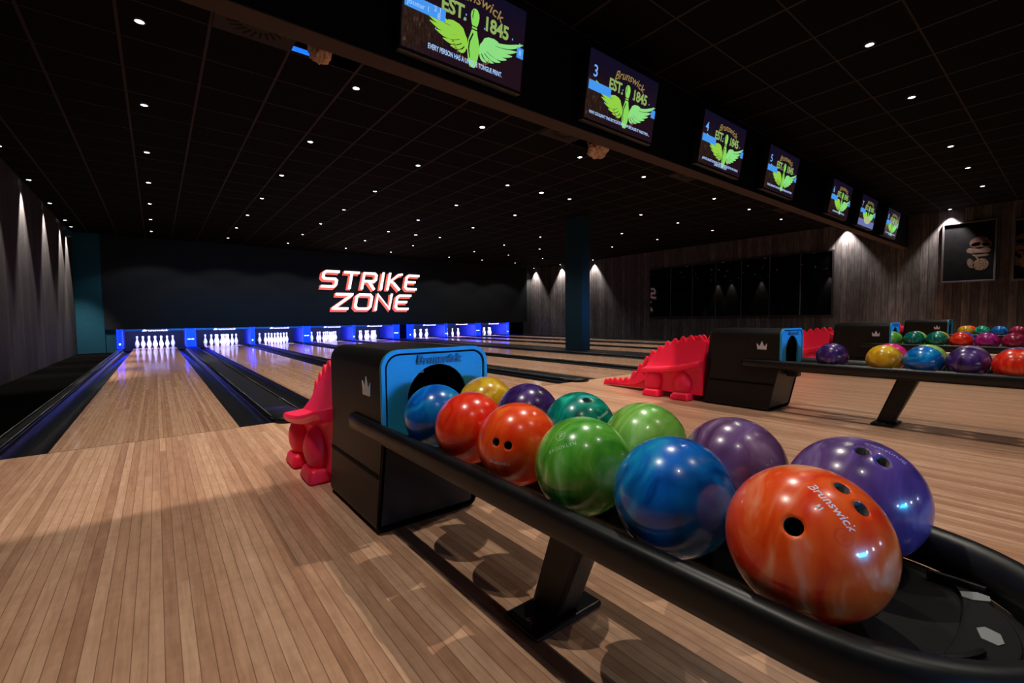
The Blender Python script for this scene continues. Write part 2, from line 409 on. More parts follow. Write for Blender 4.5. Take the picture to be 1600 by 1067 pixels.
# division caps
def cap(x0, x1, y1, label, z=.022):
    bm = bmesh.new(); c = (x0 + x1) / 2; r = (x1 - x0) / 2; rr = min(r, .14)
    t = thing('lane_divider', label, 'lane divider', (c, 0, 0), group='lane dividers')
    pts = [(-r, y1), (-r, -.02 + rr)]
    for k in range(1, 8): pts.append((-r + rr - rr * math.cos(PI / 2 * k / 8), -.02 + rr - rr * math.sin(PI / 2 * k / 8)))
    pts += [(-p[0], p[1]) for p in reversed(pts)]
    prism(bm, pts, 2, -.12, z)
    obj('cap', bm, 'cap', t, bev=.012)
    nr = min(r, .135); bm = bmesh.new(); Ls = []
    for yy, kk, hh in ((.62, .96, .004), (.40, .99, .016), (.15, 1.0, .026), (0, 1.0, .032), (-.05, .92, .031), (-.085, .74, .028), (-.11, .45, .020), (-.118, .12, .010)):
        Ls.append([(nr * kk * q, yy, z + hh * (1 - abs(q) ** 3) if abs(q) < 1 else .001) for q in (-1, -.85, -.5, 0, .5, .85, 1)])
    loft(bm, Ls)
    obj('nose', bm, 'gloss', t, smooth=True)
    bm = bmesh.new()
    for s in (-1, 1):
        x = s * (r - .012)
        loft(bm, [[(x + .009 * math.cos(a), y, z + .004 + .009 * math.sin(a)) for a in [2 * PI * k / 8 for k in range(8)]] for y in (.16, y1)])
    obj('edge_bead', bm, 'gutter', t, smooth=True)
    return t
names = ['between the leftmost and second lanes, behind the near red dinosaur', 'between the second and third lanes, partly behind the ball return hood', 'ending in the open beside the second red dinosaur tail', 'between the fourth and fifth lanes', None, 'between the sixth and seventh lanes', 'between the two rightmost lanes']
for i in range(7):
    a, b = LANES[i] + LW + .237, LANES[i + 1] - LW - .237
    if i == 4: lab = 'wide black platform the dark pillar stands on'
    else: lab = 'black lane divider ' + names[i]
    t = cap(a, b, 13.53, lab)
    if i == 0:
        obj('label_plate', B((.145 - .03, .145 + .0, 1.0, 1.09, .0225, .0245)), 'label', t)
        obj('label_mark', B((.120, .140, 1.055, 1.08, .0246, .0252)), 'labelg', t)
cap(-.86, LANES[0] - LW - .237, 13.53, 'black edge rail along the left side of the leftmost lane, glowing blue')
cap(LANES[7] + LW + .237, LANES[7] + .90, 13.29, 'black edge platform beyond the rightmost lane beside the right wall')

# ------------------------------------------------------------------ pins
PP = [(.0, .0), (.0285, 0), (.0305, .006), (.039, .04), (.050, .075), (.0585, .105), (.0605, .118), (.058, .140), (.050, .172), (.039, .205), (.029, .235), (.0235, .262), (.0230, .272), (.0228, .280), (.0232, .288), (.0240, .296), (.0265, .320), (.0315, .345), (.0320, .352), (.030, .364), (.022, .375), (.012, .380), (0, .381)]
def pin_mesh():
    bm = bmesh.new(); mis = [0] * (len(PP) - 1); mis[11] = 1; mis[14] = 1
    lathe(bm, PP, 20, mis=mis)
    o = obj('bowling_pin', bm, ['pin', 'pinred'], smooth=True); return o
pin0 = pin_mesh(); first = True
sp = .3048; rw = .264
POS = [(0, 0, 'head pin at the front tip'), (-.5, 1, 'left pin of the second row'), (.5, 1, 'right pin of the second row'), (-1, 2, 'left pin of the third row'), (0, 2, 'middle pin of the third row'), (1, 2, 'right pin of the third row'), (-1.5, 3, 'outer left pin of the back row'), (-.5, 3, 'inner left pin of the back row'), (.5, 3, 'inner right pin of the back row'), (1.5, 3, 'outer right pin of the back row')]
for i, X in enumerate(LANES):
    for dx, r_, nm in POS:
        o = pin0 if first else pin0.copy()
        if not first: COL.objects.link(o)
        first = False
        o.location = (X + dx * sp, HEAD + r_ * rw, 0)
        tag(o, 'white bowling pin, %s, %s lane%s' % (nm, ORD[i], '' if i in (0, 7) else ' from left'), 'bowling pin', 'pins on the %s lane' % ORD[i])

# ------------------------------------------------------------------ pin pits: header strip, columns, kickbacks, blacklight
cols = [(-.862, -.735), (.742, 1.002), (2.488, 2.62), (4.12, 4.376), (5.884, 5.985), (7.50, 7.78), (8.10, 8.40), (9.87, 10.0), (11.47, 11.75), (13.275, 13.42)]
cols = [(.049 + (a - .049) * 1.0245, .049 + (b - .049) * 1.0245) for a, b in cols]
text_cols = {1: 1, 3: 1, 5: 1, 8: 1}
cname = ['at the left end of the pits', 'between the first and second pin decks', 'between the second and third pin decks', 'between the third and fourth pin decks', 'between the fourth and fifth pin decks', 'right of the fifth pin deck', 'left of the sixth pin deck', 'between the sixth and seventh pin decks', 'between the seventh and last pin decks', 'at the right end of the pits']
for i, (a, b) in enumerate(cols):
    c = (a + b) / 2; h = (b - a) / 2
    t = thing('pinsetter_column', 'blue lit pinsetter column ' + cname[i], 'column', (c, 13.54, 0), group='columns between the pin pits')
    obj('front_panel', B((-h, h, 0, .03, .024, .636)), 'bluecol', t, bev=.006)
    obj('kickback', B((-h, -h + .03, .03, 1.45, .024, .62), (h - .03, h, .03, 1.45, .024, .62)), 'bluedark', t)
    for sx in (-1, 1):
        obj('edge_glow', B((sx * (h - .012) - .009, sx * (h - .012) + .009, -.006, -.0002, .04, .62)), 'blueglow', t, bev=.002)  # bright column edges as glowing strips, added strength for the gutter streaks
    if i in text_cols:
        bm = bmesh.new(); box(bm, -h * .62, -.01, -.004, 0, .255, .285); box(bm, .012, h * .62, -.004, 0, .255, .285)
        obj('number_label', bm, 'dot', t)
    else:
        obj('indicator_lamp', B((-.02, .02, -.006, 0, .15, .20)), 'dot', t, bev=.005)
for i, X in enumerate(LANES):
    a = [c for c in cols if c[1] <= X + .01 and c[0] < X][-1][1]
    b = [c for c in cols if c[0] >= X][0][0]
    t = thing('pit_header', 'blue lit header strip with glowing script over the %s lane pins' % ORD[i], 'header strip', (X, 13.54, 0), group='header strips over the pins')
    obj('strip', B((a - X, b - X, 0, .02, .555, .636)), 'bluestrip', t)
    tb = text_bm('Brunswick', .150, .35, .004, .002)
    obj('script_lettering', tb, 'violet', t).matrix_local = T(0, -.006, .567) @ Matrix.Rotation(PI / 2, 4, 'X') @ Matrix.Scale(.50, 4, (0, 1, 0)) @ Matrix.Scale(.98, 4, (1, 0, 0))
    light('blacklight', 'AREA', (0, .035, .60), 95, (.34, .36, 1.0), (math.radians(42), 0, 0), t, shape='RECTANGLE', size=1.1, size_y=.05)

# ------------------------------------------------------------------ STRIKE ZONE sign on the masking wall
def stroke(bm, pts, w, y0, y1, fn, closed=False, mi=0):
    n = len(pts); P_ = [Vector(p) for p in pts]; Lf = []; Rt = []
    for i in range(n):
        d1 = (P_[i] - P_[i - 1]).normalized() if (i > 0 or closed) else None
        d2 = (P_[(i + 1) % n] - P_[i]).normalized() if (i < n - 1 or closed) else None
        d1 = d1 or d2; d2 = d2 or d1
        t = (d1 + d2)
        t = t.normalized() if t.length > 1e-4 else d1
        nn = Vector((-t.y, t.x)); k = 1.0 / max(.80, nn.dot(Vector((-d1.y, d1.x))))
        Lf.append(P_[i] + nn * w * k / 2); Rt.append(P_[i] - nn * w * k / 2)
    rng = range(n) if closed else range(n - 1)
    def V(p, y): q = fn(p); return bm.verts.new((q[0], y, q[1]))
    L0 = [V(p, y0) for p in Lf]; R0 = [V(p, y0) for p in Rt]; L1 = [V(p, y1) for p in Lf]; R1 = [V(p, y1) for p in Rt]
    for i in rng:
        j = (i + 1) % n
        for q in ((L0[i], L0[j], R0[j], R0[i]), (L1[i], R1[i], R1[j], L1[j]), (L0[i], L1[i], L1[j], L0[j]), (R0[i], R0[j], R1[j], R1[i])):
            f = bm.faces.new(q); f.material_index = mi
    if not closed:
        for k in (0, n - 1):
            f = bm.faces.new((L0[k], R0[k], R1[k], L1[k])); f.material_index = mi
GL = {'S': ([[(1, .88), (.18, .88), (.05, .78), (.05, .58), (.15, .5), (.78, .5), (.9, .42), (.9, .2), (.78, .1), (0, .1)]], 1.0),
      'T': ([[(0, .88), (1, .88)], [(.5, .88), (.5, .0)]], .95),
      'R': ([[(.08, 0), (.08, .88), (.78, .88), (.92, .78), (.92, .55), (.8, .45), (.2, .45)], [(.45, .45), (.92, 0)]], 1.0),
      'I': ([[(.1, 0), (.1, .98)]], .2), 'K': ([[(.08, 0), (.08, .98)], [(1.0, .92), (.72, .88), (.2, .5), (.42, .42), (.95, .02)]], 1.0),
      'E': ([[(1, .88), (.2, .88), (.06, .76), (.06, .22), (.2, .1), (.95, .1)], [(.1, .5), (.78, .5)]], .95),
      'Z': ([[(.08, .88), (1.1, .88)], [(1.02, .84), (.06, .10)], [(.0, .1), (.95, .1)]], 1.0),
      'O': ([[(.2, .88), (.85, .88), (.98, .76), (.98, .22), (.85, .1), (.2, .1), (.06, .22), (.06, .76)]], 1.0),
      'N': ([[(.06, 0), (.06, .92), (.94, .10), (.94, .98)]], 1.0)}
sg = thing('lettered_sign', 'glowing white and coral STRIKE ZONE lettering on the dark masking wall', 'sign', (0, 12.99, 0))
def word(name, s, x0, x1, z0, h):
    tot = sum(GL[c][1] for c in s) + .28 * (len(s) - 1); u = (x1 - x0) / tot
    bw, br, bc = bmesh.new(), bmesh.new(), bmesh.new(); x = x0
    for c in s:
        for si, st in enumerate(GL[c][0]):
            cl = c == 'O'
            # italic slant
            def fn(p, dx=0, dz=0, x=x): return (x + p[0] + p[1] * .20 + dx, z0 + p[1] + dz)
            pts = [(q[0] * u, q[1] * h) for q in st]
            stroke(br, pts, .150, -.030, -.006, lambda p: fn(p, -.055, -.05), cl)
            stroke(bw, pts, .092, -.060 - .001 * si, -.031, lambda p: fn(p, 0, 0), cl)
            stroke(bc, pts, .016, -.066 - .001 * si, -.062, lambda p: fn(p, -.012, -.022), cl)
        x += (GL[c][1] + .28) * u
    wd = obj(name, bw, 'signw', sg)
    obj('coral_edge', br, 'signr', wd); obj('cream_line', bc, 'signc', wd)
word('word_strike', 'STRIKE', 4.72, 8.48, 1.98, .70)
word('word_zone', 'ZONE', 5.08, 8.10, 1.18, .68)

# ------------------------------------------------------------------ ceiling downlights
def lamp_proto(mt, r):
    t = thing('ceiling_downlight', 'x', 'downlight')
    bm = bmesh.new(); lathe(bm, [(r, 0), (r, -.007), (r + .010, -.007), (r + .013, 0), (r, 0)], 20); obj('trim_ring', bm, 'ring', t, smooth=True)
    bm = bmesh.new(); lathe(bm, [(0, -.009), (r * .6, -.008), (r, -.004)], 20); obj('lens', bm, mt, t)
    return t
LP = lamp_proto('lampw', .032); LB = lamp_proto('lampb', .044)
spot_d = bpy.data.lights.new('downlight_beam', 'SPOT'); spot_d.energy = DOWN_W; spot_d.color = (1.0, .92, .80)
spot_d.spot_size = math.radians(104); spot_d.spot_blend = .9; spot_d.shadow_soft_size = .014
dim_d = spot_d.copy(); dim_d.energy = DOWN_W * .3
wide_d = spot_d.copy(); wide_d.spot_size = math.radians(122); wide_d.spot_blend = .25; wide_d.energy = DOWN_W * .42
wash_d = bpy.data.lights.new('washer_beam', 'SPOT'); wash_d.energy = WASH_W; wash_d.color = (1.0, .88, .84)
wash_d.spot_size = math.radians(76); wash_d.spot_blend = .6; wash_d.shadow_soft_size = .02
wash2_d = wash_d.copy(); wash2_d.energy = WASH_W * 1.3; wash2_d.spot_size = math.radians(54)
cool_d = spot_d.copy(); cool_d.energy = DOWN_W * .7; cool_d.color = (.7, .85, 1.0); cool_d.spot_size = math.radians(60)
used = {}
def put_lamp(proto, x, y, label, data, group, aim=0.0):
    if proto in used: o = copy_tree(proto)
    else: o = proto; used[proto] = 1
    o.location = (x, y, CZ - .004); tag(o, label, 'downlight', group)
    l = bpy.data.objects.new('beam', data); COL.objects.link(l); l.parent = o; l.location = (0, 0, -.045); l.rotation_euler = (0, aim, 0)
    return o
protoL = [LP]
RX = [.04, 1.82, 3.45, 5.27, 6.90, 9.35, 10.95, 12.74]
RN = ['first', 'second', 'third', 'fourth', 'fifth', 'sixth', 'seventh']
jobs = []
for j in range(7):
    for i, x in enumerate(RX):
        jobs.append((LP, x, .83 + 1.82 * j, 'recessed downlight above the %s lane%s, %s row beyond the bulkhead' % (ORD[i], '' if i in (0, 7) else ' from the left', RN[j]), wide_d if j == 6 else spot_d, 'ceiling downlights beyond the bulkhead'))
for j, yy in enumerate((-.97, -2.76, -4.60)):
    for i, x in enumerate(RX):
        jobs.append((LP, x, yy, 'recessed downlight %s, in line with the %s lane' % (['hidden just behind the bulkhead', 'before the screens', 'over the camera row'][j], ORD[i]), dim_d if j == 2 else spot_d, 'ceiling downlights over the approach'))
for k, y in enumerate((5.36, 7.27, 9.22, 11.19, 12.15)):
    jobs.append((LP, WL + .105, y, 'wall washer downlight by the left plank wall, %s from the camera' % RN[k], wash2_d, 'wall washers by the left wall'))
for k, y in enumerate((12.95, 11.1, 9.1, .03, -2.02)):
    lab = ['by the right wall at the far corner', 'by the right wall, hidden left of the pillar', 'by the right wall, right of the pillar', 'by the right wall under the end of the bulkhead', 'by the right wall above the framed picture'][k]
    jobs.append((LP, WR - .12, y, 'small wall washer downlight ' + lab, wash_d, 'wall washers by the right wall'))
jobs.append((LB, 6.11, 2.645, 'brighter bluish ceiling spot in front of the pillar', cool_d, 'cool ceiling spots'))
jobs.append((LB, 6.12, 8.14, 'brighter bluish ceiling spot above and right of the lettered sign', cool_d, 'cool ceiling spots'))
# take the pristine prototypes' children before any beam is attached
base_children = {p: list(p.children) for p in (LP, LB)}
for pr, x, y, lab, data, grp in jobs:
    if pr in used:
        o = pr.copy(); COL.objects.link(o)
        for ch in base_children[pr]:
            c = ch.copy(); COL.objects.link(c); c.parent = o
    else: o = pr; used[pr] = 1
    o.location = (x, y, CZ - .004); tag(o, lab, 'downlight', grp)
    l = bpy.data.objects.new('beam', data); COL.objects.link(l); l.parent = o; l.location = (0, 0, -.045)

# ------------------------------------------------------------------ swirl vents, open ceiling tiles with ducts
def vent(x, y, lab):
    t = thing('ceiling_vent', lab, 'air vent', (x, y, CZ - .004), group='swirl air vents beside the bulkhead')
    h = P / 2 - .012
    obj('face_plate', B((-h, h, -h, h, -.010, 0)), 'tee', t, bev=.003)
    bm = bmesh.new()
    for k in range(24):
        a = 2 * PI * k / 24; M = Matrix.Rotation(a, 4, 'Z') @ T(.19, 0, 0) @ Matrix.Rotation(.25, 4, 'Z')
        box(bm, -.05, .05, -.010, .010, -.0115, -.0102, 0, M)
    obj('swirl_slots', bm, 'print', t)
tx = lambda k: .50 + P * k + P / 2
vent(tx(0), .55 - P / 2, 'swirl air vent left of the near open ceiling tile')
vent(tx(6), .55 - P / 2, 'swirl air vent left of the second open ceiling tile')
vent(tx(11), .55 - P / 2, 'swirl air vent beside the bulkhead below the fourth screen')
vent(tx(18), .55 - P / 2, 'swirl air vent beside the far end of the bulkhead')
def duct(x, y, z, lab, seed, sc, lit_edge):
    t = thing('open_tile_duct', lab, 'duct', (x, y, z))
    bm = bmesh.new(); bmesh.ops.create_icosphere(bm, subdivisions=5, radius=1.0)
    rnd = random.Random(seed); ph = [rnd.random() * 6 for _ in range(6)]
    for v in bm.verts:
        a = math.atan2(v.co.y, v.co.x); e = v.co.z
        f = 1 + .10 * abs(math.sin(4.5 * a + 3 * e)) + .16 * math.sin(5 * e + 2.2 * a + ph[0]) * math.cos(3 * a + ph[1]) + .10 * abs(math.sin(9 * e + 3 * math.sin(2 * a + ph[2]) + ph[3])) + .05 * math.sin(17 * a + 8 * e + ph[4])
        v.co = Vector((v.co.x * f * sc[0], v.co.y * f * sc[1], v.co.z * f * sc[2]))
    obj('crumpled_sleeve', bm, 'duct', t, smooth=True)
    return t
duct(1.33, .38, CZ + .03, 'crumpled tan duct sleeve poking through the nearer open ceiling tile', 3, (.085, .12, .115), True)
duct(5.22, .42, CZ + .01, 'crumpled tan duct sleeve poking through the farther open ceiling tile', 9, (.15, .13, .125), False)
tag(obj('lit_tile_edge', B((1.12, 1.42, .530, .545, CZ + .013, CZ + .05)), 'blueedge'), 'blue lit edge strip inside the nearer open ceiling tile', 'tile edge')  # edge of the open tile, the blue light on it is emission
# small camera box high on the left wall
t = thing('wall_speaker', 'small grey box speaker high on the left wall near the far corner', 'speaker', (WL + .001, 11.9, 3.08))
obj('cabinet', B((0, .14, -.10, .10, -.07, .07)), 'endpan', t, bev=.01)
obj('grille', B((.141, .145, -.085, .085, -.055, .055)), 'blackm', t)

# ------------------------------------------------------------------ black glass partition in the right wall
t = thing('window_1', None, None, (WR, 0, 0)); t['kind'] = 'structure'
dv = [6.27, 5.394, 4.543, 3.698, 2.845, 1.985, 1.138, .34]
obj('window_frame', B((-.05, -.001, .30, .345, .79, 2.655), (-.05, -.001, 6.265, 6.31, .79, 2.655), (-.05, -.001, .345, 6.265, .79, .83), (-.05, -.001, .345, 6.265, 2.62, 2.655)), 'blackm', t)
for k in range(7):
    obj('window_pane', B((-.035, -.028, dv[k + 1] + .012, dv[k] - .012, .83, 2.62)), 'glass', t)
obj('mullions', B(*[(-.045, -.02, y - .009, y + .009, .83, 2.62) for y in dv[1:-1]]), 'mullion', t)

# ------------------------------------------------------------------ framed pictures
def ell(bm, cy, cz, ry, rz, x, n=28, mi=0, rot=0, x2=None):
    pts = []
    for k in range(n):
        a = 2 * PI * k / n; yy, zz = ry * math.cos(a), rz * math.sin(a)
        pts.append((cy + yy * math.cos(rot) - zz * math.sin(rot), cz + yy * math.sin(rot) + zz * math.cos(rot)))
    prism(bm, pts, 0, x, x2 if x2 is not None else x - .001, mi)
def picture(y0, y1, z0, z1, lab, shapes):
    t = thing('framed_picture', lab, 'picture', (WR - .002, (y0 + y1) / 2, (z0 + z1) / 2), group=None)
    w_, h_ = (y1 - y0) / 2, (z1 - z0) / 2; f = .035
    obj('frame', B((-.045, 0, -w_, w_, -h_, -h_ + f), (-.045, 0, -w_, w_, h_ - f, h_), (-.045, 0, -w_, -w_ + f, -h_ + f, h_ - f), (-.045, 0, w_ - f, w_, -h_ + f, h_ - f)), 'frame', t, bev=.004)
    pr = obj('print', B((-.02, -.005, -w_ + f, w_ - f, -h_ + f, h_ - f)), 'print', t)
    for nm, m_, L_ in shapes:
        bm = bmesh.new()
        for q, e in enumerate(L_): ell(bm, *e[:4], -.0205 - .0006 * q, rot=e[4] if len(e) > 4 else 0)
        obj(nm, bm, m_, pr)
FACE = lambda oy, oz, s: [('face_shape', 'skin1', [(oy, oz + .17 * s, .17 * s, .14 * s), (oy - .13 * s, oz + .13 * s, .07 * s, .09 * s)]),
    ('muzzle_shape', 'skin2', [(oy, oz - .02 * s, .19 * s, .085 * s), (oy + .15 * s, oz + .0 * s, .07 * s, .06 * s, .5)]),
    ('chin_shape', 'skin2', [(oy - .02 * s, oz - .12 * s, .14 * s, .035 * s, .05)]),
    ('eye_shape', 'print', [(oy + .06 * s, oz + .14 * s, .08 * s, .045 * s, -.2), (oy - .1 * s, oz + .12 * s, .07 * s, .04 * s, .2), (oy - .01 * s, oz - .075 * s, .13 * s, .012 * s, .05)]),
    ('hand_shape', 'skin2', [(oy + .14 * s, oz - .30 * s, .055 * s, .12 * s, -.25), (oy + .04 * s, oz - .17 * s, .018 * s, .07 * s, -.5)]),
    ('jacket_shape', 'gold', [(oy - .03 * s, oz - .34 * s, .13 * s, .14 * s)])]
picture(-2.80, -1.89, 1.565, 2.97, 'framed dark print of a grinning ape figure touching its chin, left one', FACE(-.18, 0.02, .98))
picture(-4.0, -3.04, 1.545, 2.90, 'framed dark print cut by the right edge of the photo', FACE(.30, .05, .95))

# ------------------------------------------------------------------ scoring screens on the bulkhead
SW, SH = .957, .54
def U(u, v): return ((u - .5) * SW, (.5 - v) * SH)
def poly(bm, uv, z, mi=0, th=.0006):
    prism(bm, [U(*p) for p in uv], 2, z, z + th, mi)
def wing(side):
    bm = bmesh.new()
    tips = [(.10, .42), (.155, .535), (.195, .615), (.245, .685), (.30, .745), (.36, .79), (.42, .815)]
    roots = [(.40, .56), (.42, .59), (.44, .615), (.455, .64), (.468, .665), (.478, .69), (.487, .715)]
    wd = [.030, .030, .030, .030, .028, .026, .024]
    for k, (tp, rt_, ww) in enumerate(zip(tips, roots, wd)):
        n = 8; d = Vector((tp[0] - rt_[0], (tp[1] - rt_[1]) * .56)); L_ = d.length; d.normalize(); nn = Vector((-d.y, d.x)); up_, dn = [], []
        for q in range(n + 1):
            f = q / n; wv = ww * (math.sin(PI * min(1, .15 + .62 * f)) ** .6) * (1.0 if f < .8 else (1 - (f - .8) / .2 * .75)) * .95
            sag = .02 * math.sin(PI * f)
            c_ = Vector((rt_[0], rt_[1] * .56)) + d * L_ * f + nn * (-sag)
            a_, b_ = c_ + nn * wv * .5, c_ - nn * wv * .5
            up_.append((a_.x, a_.y / .56)); dn.append((b_.x, b_.y / .56))
        pts = up_ + dn[::-1]
        if side > 0: pts = [(1.09 - p[0], p[1]) for p in pts][::-1]
        poly(bm, pts, .0012 + .0003 * (k % 2))
    sh = [(.50, .76), (.49, .64), (.472, .60), (.455, .545), (.42, .515), (.37, .505), (.33, .52), (.35, .57), (.38, .62), (.42, .67), (.45, .72)]
    if side > 0: sh = [(1.09 - p[0], p[1]) for p in sh][::-1]
    poly(bm, sh, .0019)
    return bm
def pinart():
    bm = bmesh.new()
    c = .545
    head = [(0, .265), (.018, .275), (.032, .31), (.036, .35), (.032, .40), (.026, .44), (.020, .462)]
    poly(bm, [(c + a, b) for a, b in head] + [(c - a, b) for a, b in head[::-1][:-1]], .0026)
    poly(bm, [(c - .020, .475), (c + .020, .475), (c + .021, .495), (c - .021, .495)], .0026)
    body = [(.022, .51), (.030, .56), (.042, .62), (.050, .68), (.050, .74), (.044, .81), (.035, .88), (.026, .925), (.018, .94)]
    poly(bm, [(c + a, b) for a, b in body] + [(c - a, b) for a, b in body[::-1]], .0026)
    return bm
def lines_art():
    bm = bmesh.new()
    c = .545
    poly(bm, [(c - .012, .54), (c - .006, .56), (c - .030, .66), (c - .034, .74), (c - .022, .84), (c - .028, .84), (c - .043, .74), (c - .040, .65)], .0034)
    poly(bm, [(c - .018, .29), (c - .010, .285), (c - .016, .33), (c - .018, .40), (c - .024, .36)], .0034)
    return bm
def text_at(s, size, u, v, shear=0, bold=0, sy=1.0, arc=0.0, rot=0, spacing=1.0, z=.003):
    bm = text_bm(s, size, shear, bold, 0, spacing)
    x, y = U(u, v)
    for q in bm.verts:
        px, py = q.co.x, q.co.y * sy
        py -= arc * px * px
        q.co = Vector((px, py, 0))
    bmesh.ops.transform(bm, matrix=T(x, y, z) @ Matrix.Rotation(rot, 4, 'Z'), verts=bm.verts)
    return bm
def arc_text(s, r, a0, a1, size, z=.003):
    out = bmesh.new(); n = len(s); cx, cy = U(.545, .55)
    for i, ch in enumerate(s):
        if ch == ' ': continue
        a = a0 + (a1 - a0) * i / (n - 1)
        merge(out, text_bm(ch, size, 0, .001), T(cx + r * math.sin(a), cy - r * math.cos(a), z) @ Matrix.Rotation(a, 4, 'Z'))
    return out
CAPT = {2: ['EVERY PERSON HAS A UNIQUE TONGUE PRINT.'], 3: ["WHY COULDN'T THE BICYCLE STAND UP? BECAUSE IT WAS TWO-..."], 4: ["JAPAN'S LARGEST BOWLING CENTRE IS THE BIGGEST IN THE WORLD", 'LANES ON ONE FLOOR'], 5: ['THERE ARE MORE THAN ONE HUNDRED MILLION BOWLERS'], 6: ['BOWLING NIGHT IS OPEN TO ALL'], 7: [], 8: ['PLAY ANOTHER GAME TODAY', 'ON THE LANES']}
def screen(num, first=None):
    X = LANES[num - 1]
    X = {2: 1.79, 3: 3.45, 4: 5.28, 5: 6.93, 6: 9.36, 7: 10.94, 8: 12.74}[num]
    lab = {2: 'wall screen cut by the top edge of the photo, captioned about tongue prints', 3: 'wall screen for lane 3 with winged pin emblem', 4: 'wall screen for lane 4 with winged pin emblem', 5: 'wall screen for lane 5 with winged pin emblem', 6: 'third screen from the far right end of the bulkhead', 7: 'second last screen at the far end, lavender band along its bottom', 8: 'last and smallest looking screen at the far right end of the bulkhead'}[num]
    t = thing('scoring_screen', lab, 'screen', (X, -1.41, 2.80), group='scoring screens along the bulkhead')
    t.rotation_euler = (PI / 2 + math.radians(9), 0, 0)
    if first is None:
        obj('housing', B((-SW / 2 - .012, SW / 2 + .012, -SH / 2 - .022, SH / 2 + .012, -.07, -.002)), 'bezel', t, bev=.004)
        obj('bracket', B((-.12, .12, -.1, .1, -.14, -.07)), 'blackm', t)
        pc = obj('picture_panel', B((-SW / 2, SW / 2, -SH / 2, SH / 2, -.002, .0)), 'pic', t)
        obj('left_wing', wing(-1), 'a_green', pc); obj('right_wing', wing(1), 'a_mint', pc)
        obj('pin_emblem', pinart(), 'a_pin', pc); obj('pin_shading', lines_art(), 'a_dark', pc)
        obj('est_lettering', text_at('EST.', .115, .375, .375, 0, .0035, 1.05, 0, 0, .95, .0022), 'a_num', pc)
        obj('year_lettering', text_at('1845', .115, .735, .380, 0, .0035, 1.05, 0, 0, .95, .0022), 'a_num', pc)
        obj('script_lettering', text_at('Brunswick', .100, .555, .150, .35, .0006, 1.0, 1.0), 'a_tan', pc)
        obj('arc_lettering', arc_text('BOWLING', .19, -1.02, -.32, .022), 'a_brown', pc); obj('arc_lettering', arc_text('COMPANY', .19, .22, .80, .022), 'a_brown', pc)
        bm = bmesh.new(); poly(bm, [(.935, .47), (.998, .47), (.998, .60), (.935, .60)], .0036); obj('score_bar', bm, 'a_blue', pc)
        bm = bmesh.new(); poly(bm, [(.012, .44), (.31, .44), (.31, .575), (.012, .575)], .0036)
        obj('score_bar', bm, 'a_blue', pc)
        bm = bmesh.new()
        rnd = random.Random(5)
        for u, v in ((.455, .44), (.63, .44), (.885, .41), (.955, .43), (.96, .43), (.24, .68), (.47, .38)):
            poly(bm, [(u - .004, v - .010), (u + .004, v - .010), (u + .004, v + .010), (u - .004, v + .010)], .0038)
        obj('pin_markers', bm, 'a_cyan', pc)
    else:
        for ch in first.children:
            c = ch.copy(); COL.objects.link(c); c.parent = t
            for g in ch.children:
                if g.get('own'): continue
                d = g.copy(); COL.objects.link(d); d.parent = c
        pc = [c for c in t.children if c.name.startswith('picture_panel')][0]
    own = []
    if num != 2: own.append(obj('lane_number', text_at(str(num), .13, .085, .30, 0, .001), 'a_cyan', pc))
    else:
        bm = text_at('Joueur 1', .045, .11, .515, 0, 0, z=.0046); merge(bm, text_at('2 1', .045, .25, .475, 0, 0, z=.0046)); merge(bm, text_at('8', .05, .26, .54, 0, 0, z=.0046)); merge(bm, text_at('8', .05, .965, .535, 0, 0, z=.0046))
        own.append(obj('player_name', bm, 'a_white', pc))
    for k, s in enumerate(CAPT[num]):
        w0 = {2: .62, 3: .90, 4: .86, 5: .84, 6: .6, 8: .8}[num] * SW
        if k: w0 *= .35
        own.append(obj('caption', text_at(s, .044 if num == 2 else .034, .5, .895 + .045 * k, 0, .0008, z=.0042), 'a_white', pc))
        xsx = [v.co.x for v in own[-1].data.vertices]; wd_ = max(xsx) - min(xsx)
        for v in own[-1].data.vertices: v.co.x *= w0 / wd_
    if num == 7:
        bm = bmesh.new(); poly(bm, [(.0, .78), (1, .78), (1, 1), (0, 1)], .0040); own.append(obj('lavender_band', bm, 'a_lav', pc))
        bm = bmesh.new(); ellp = [(.52 + .20 * math.cos(2 * PI * k / 24), .77 + .13 * math.sin(2 * PI * k / 24)) for k in range(24)]; poly(bm, ellp, .0044); own.append(obj('cream_cloud', bm, 'a_cream', pc))
    for o in own: o['own'] = 1
    return t
s2 = screen(2)
SCR = [s2] + [screen(n, s2) for n in range(3, 9)]
for o in bpy.data.objects:
    if 'own' in o: del o['own']

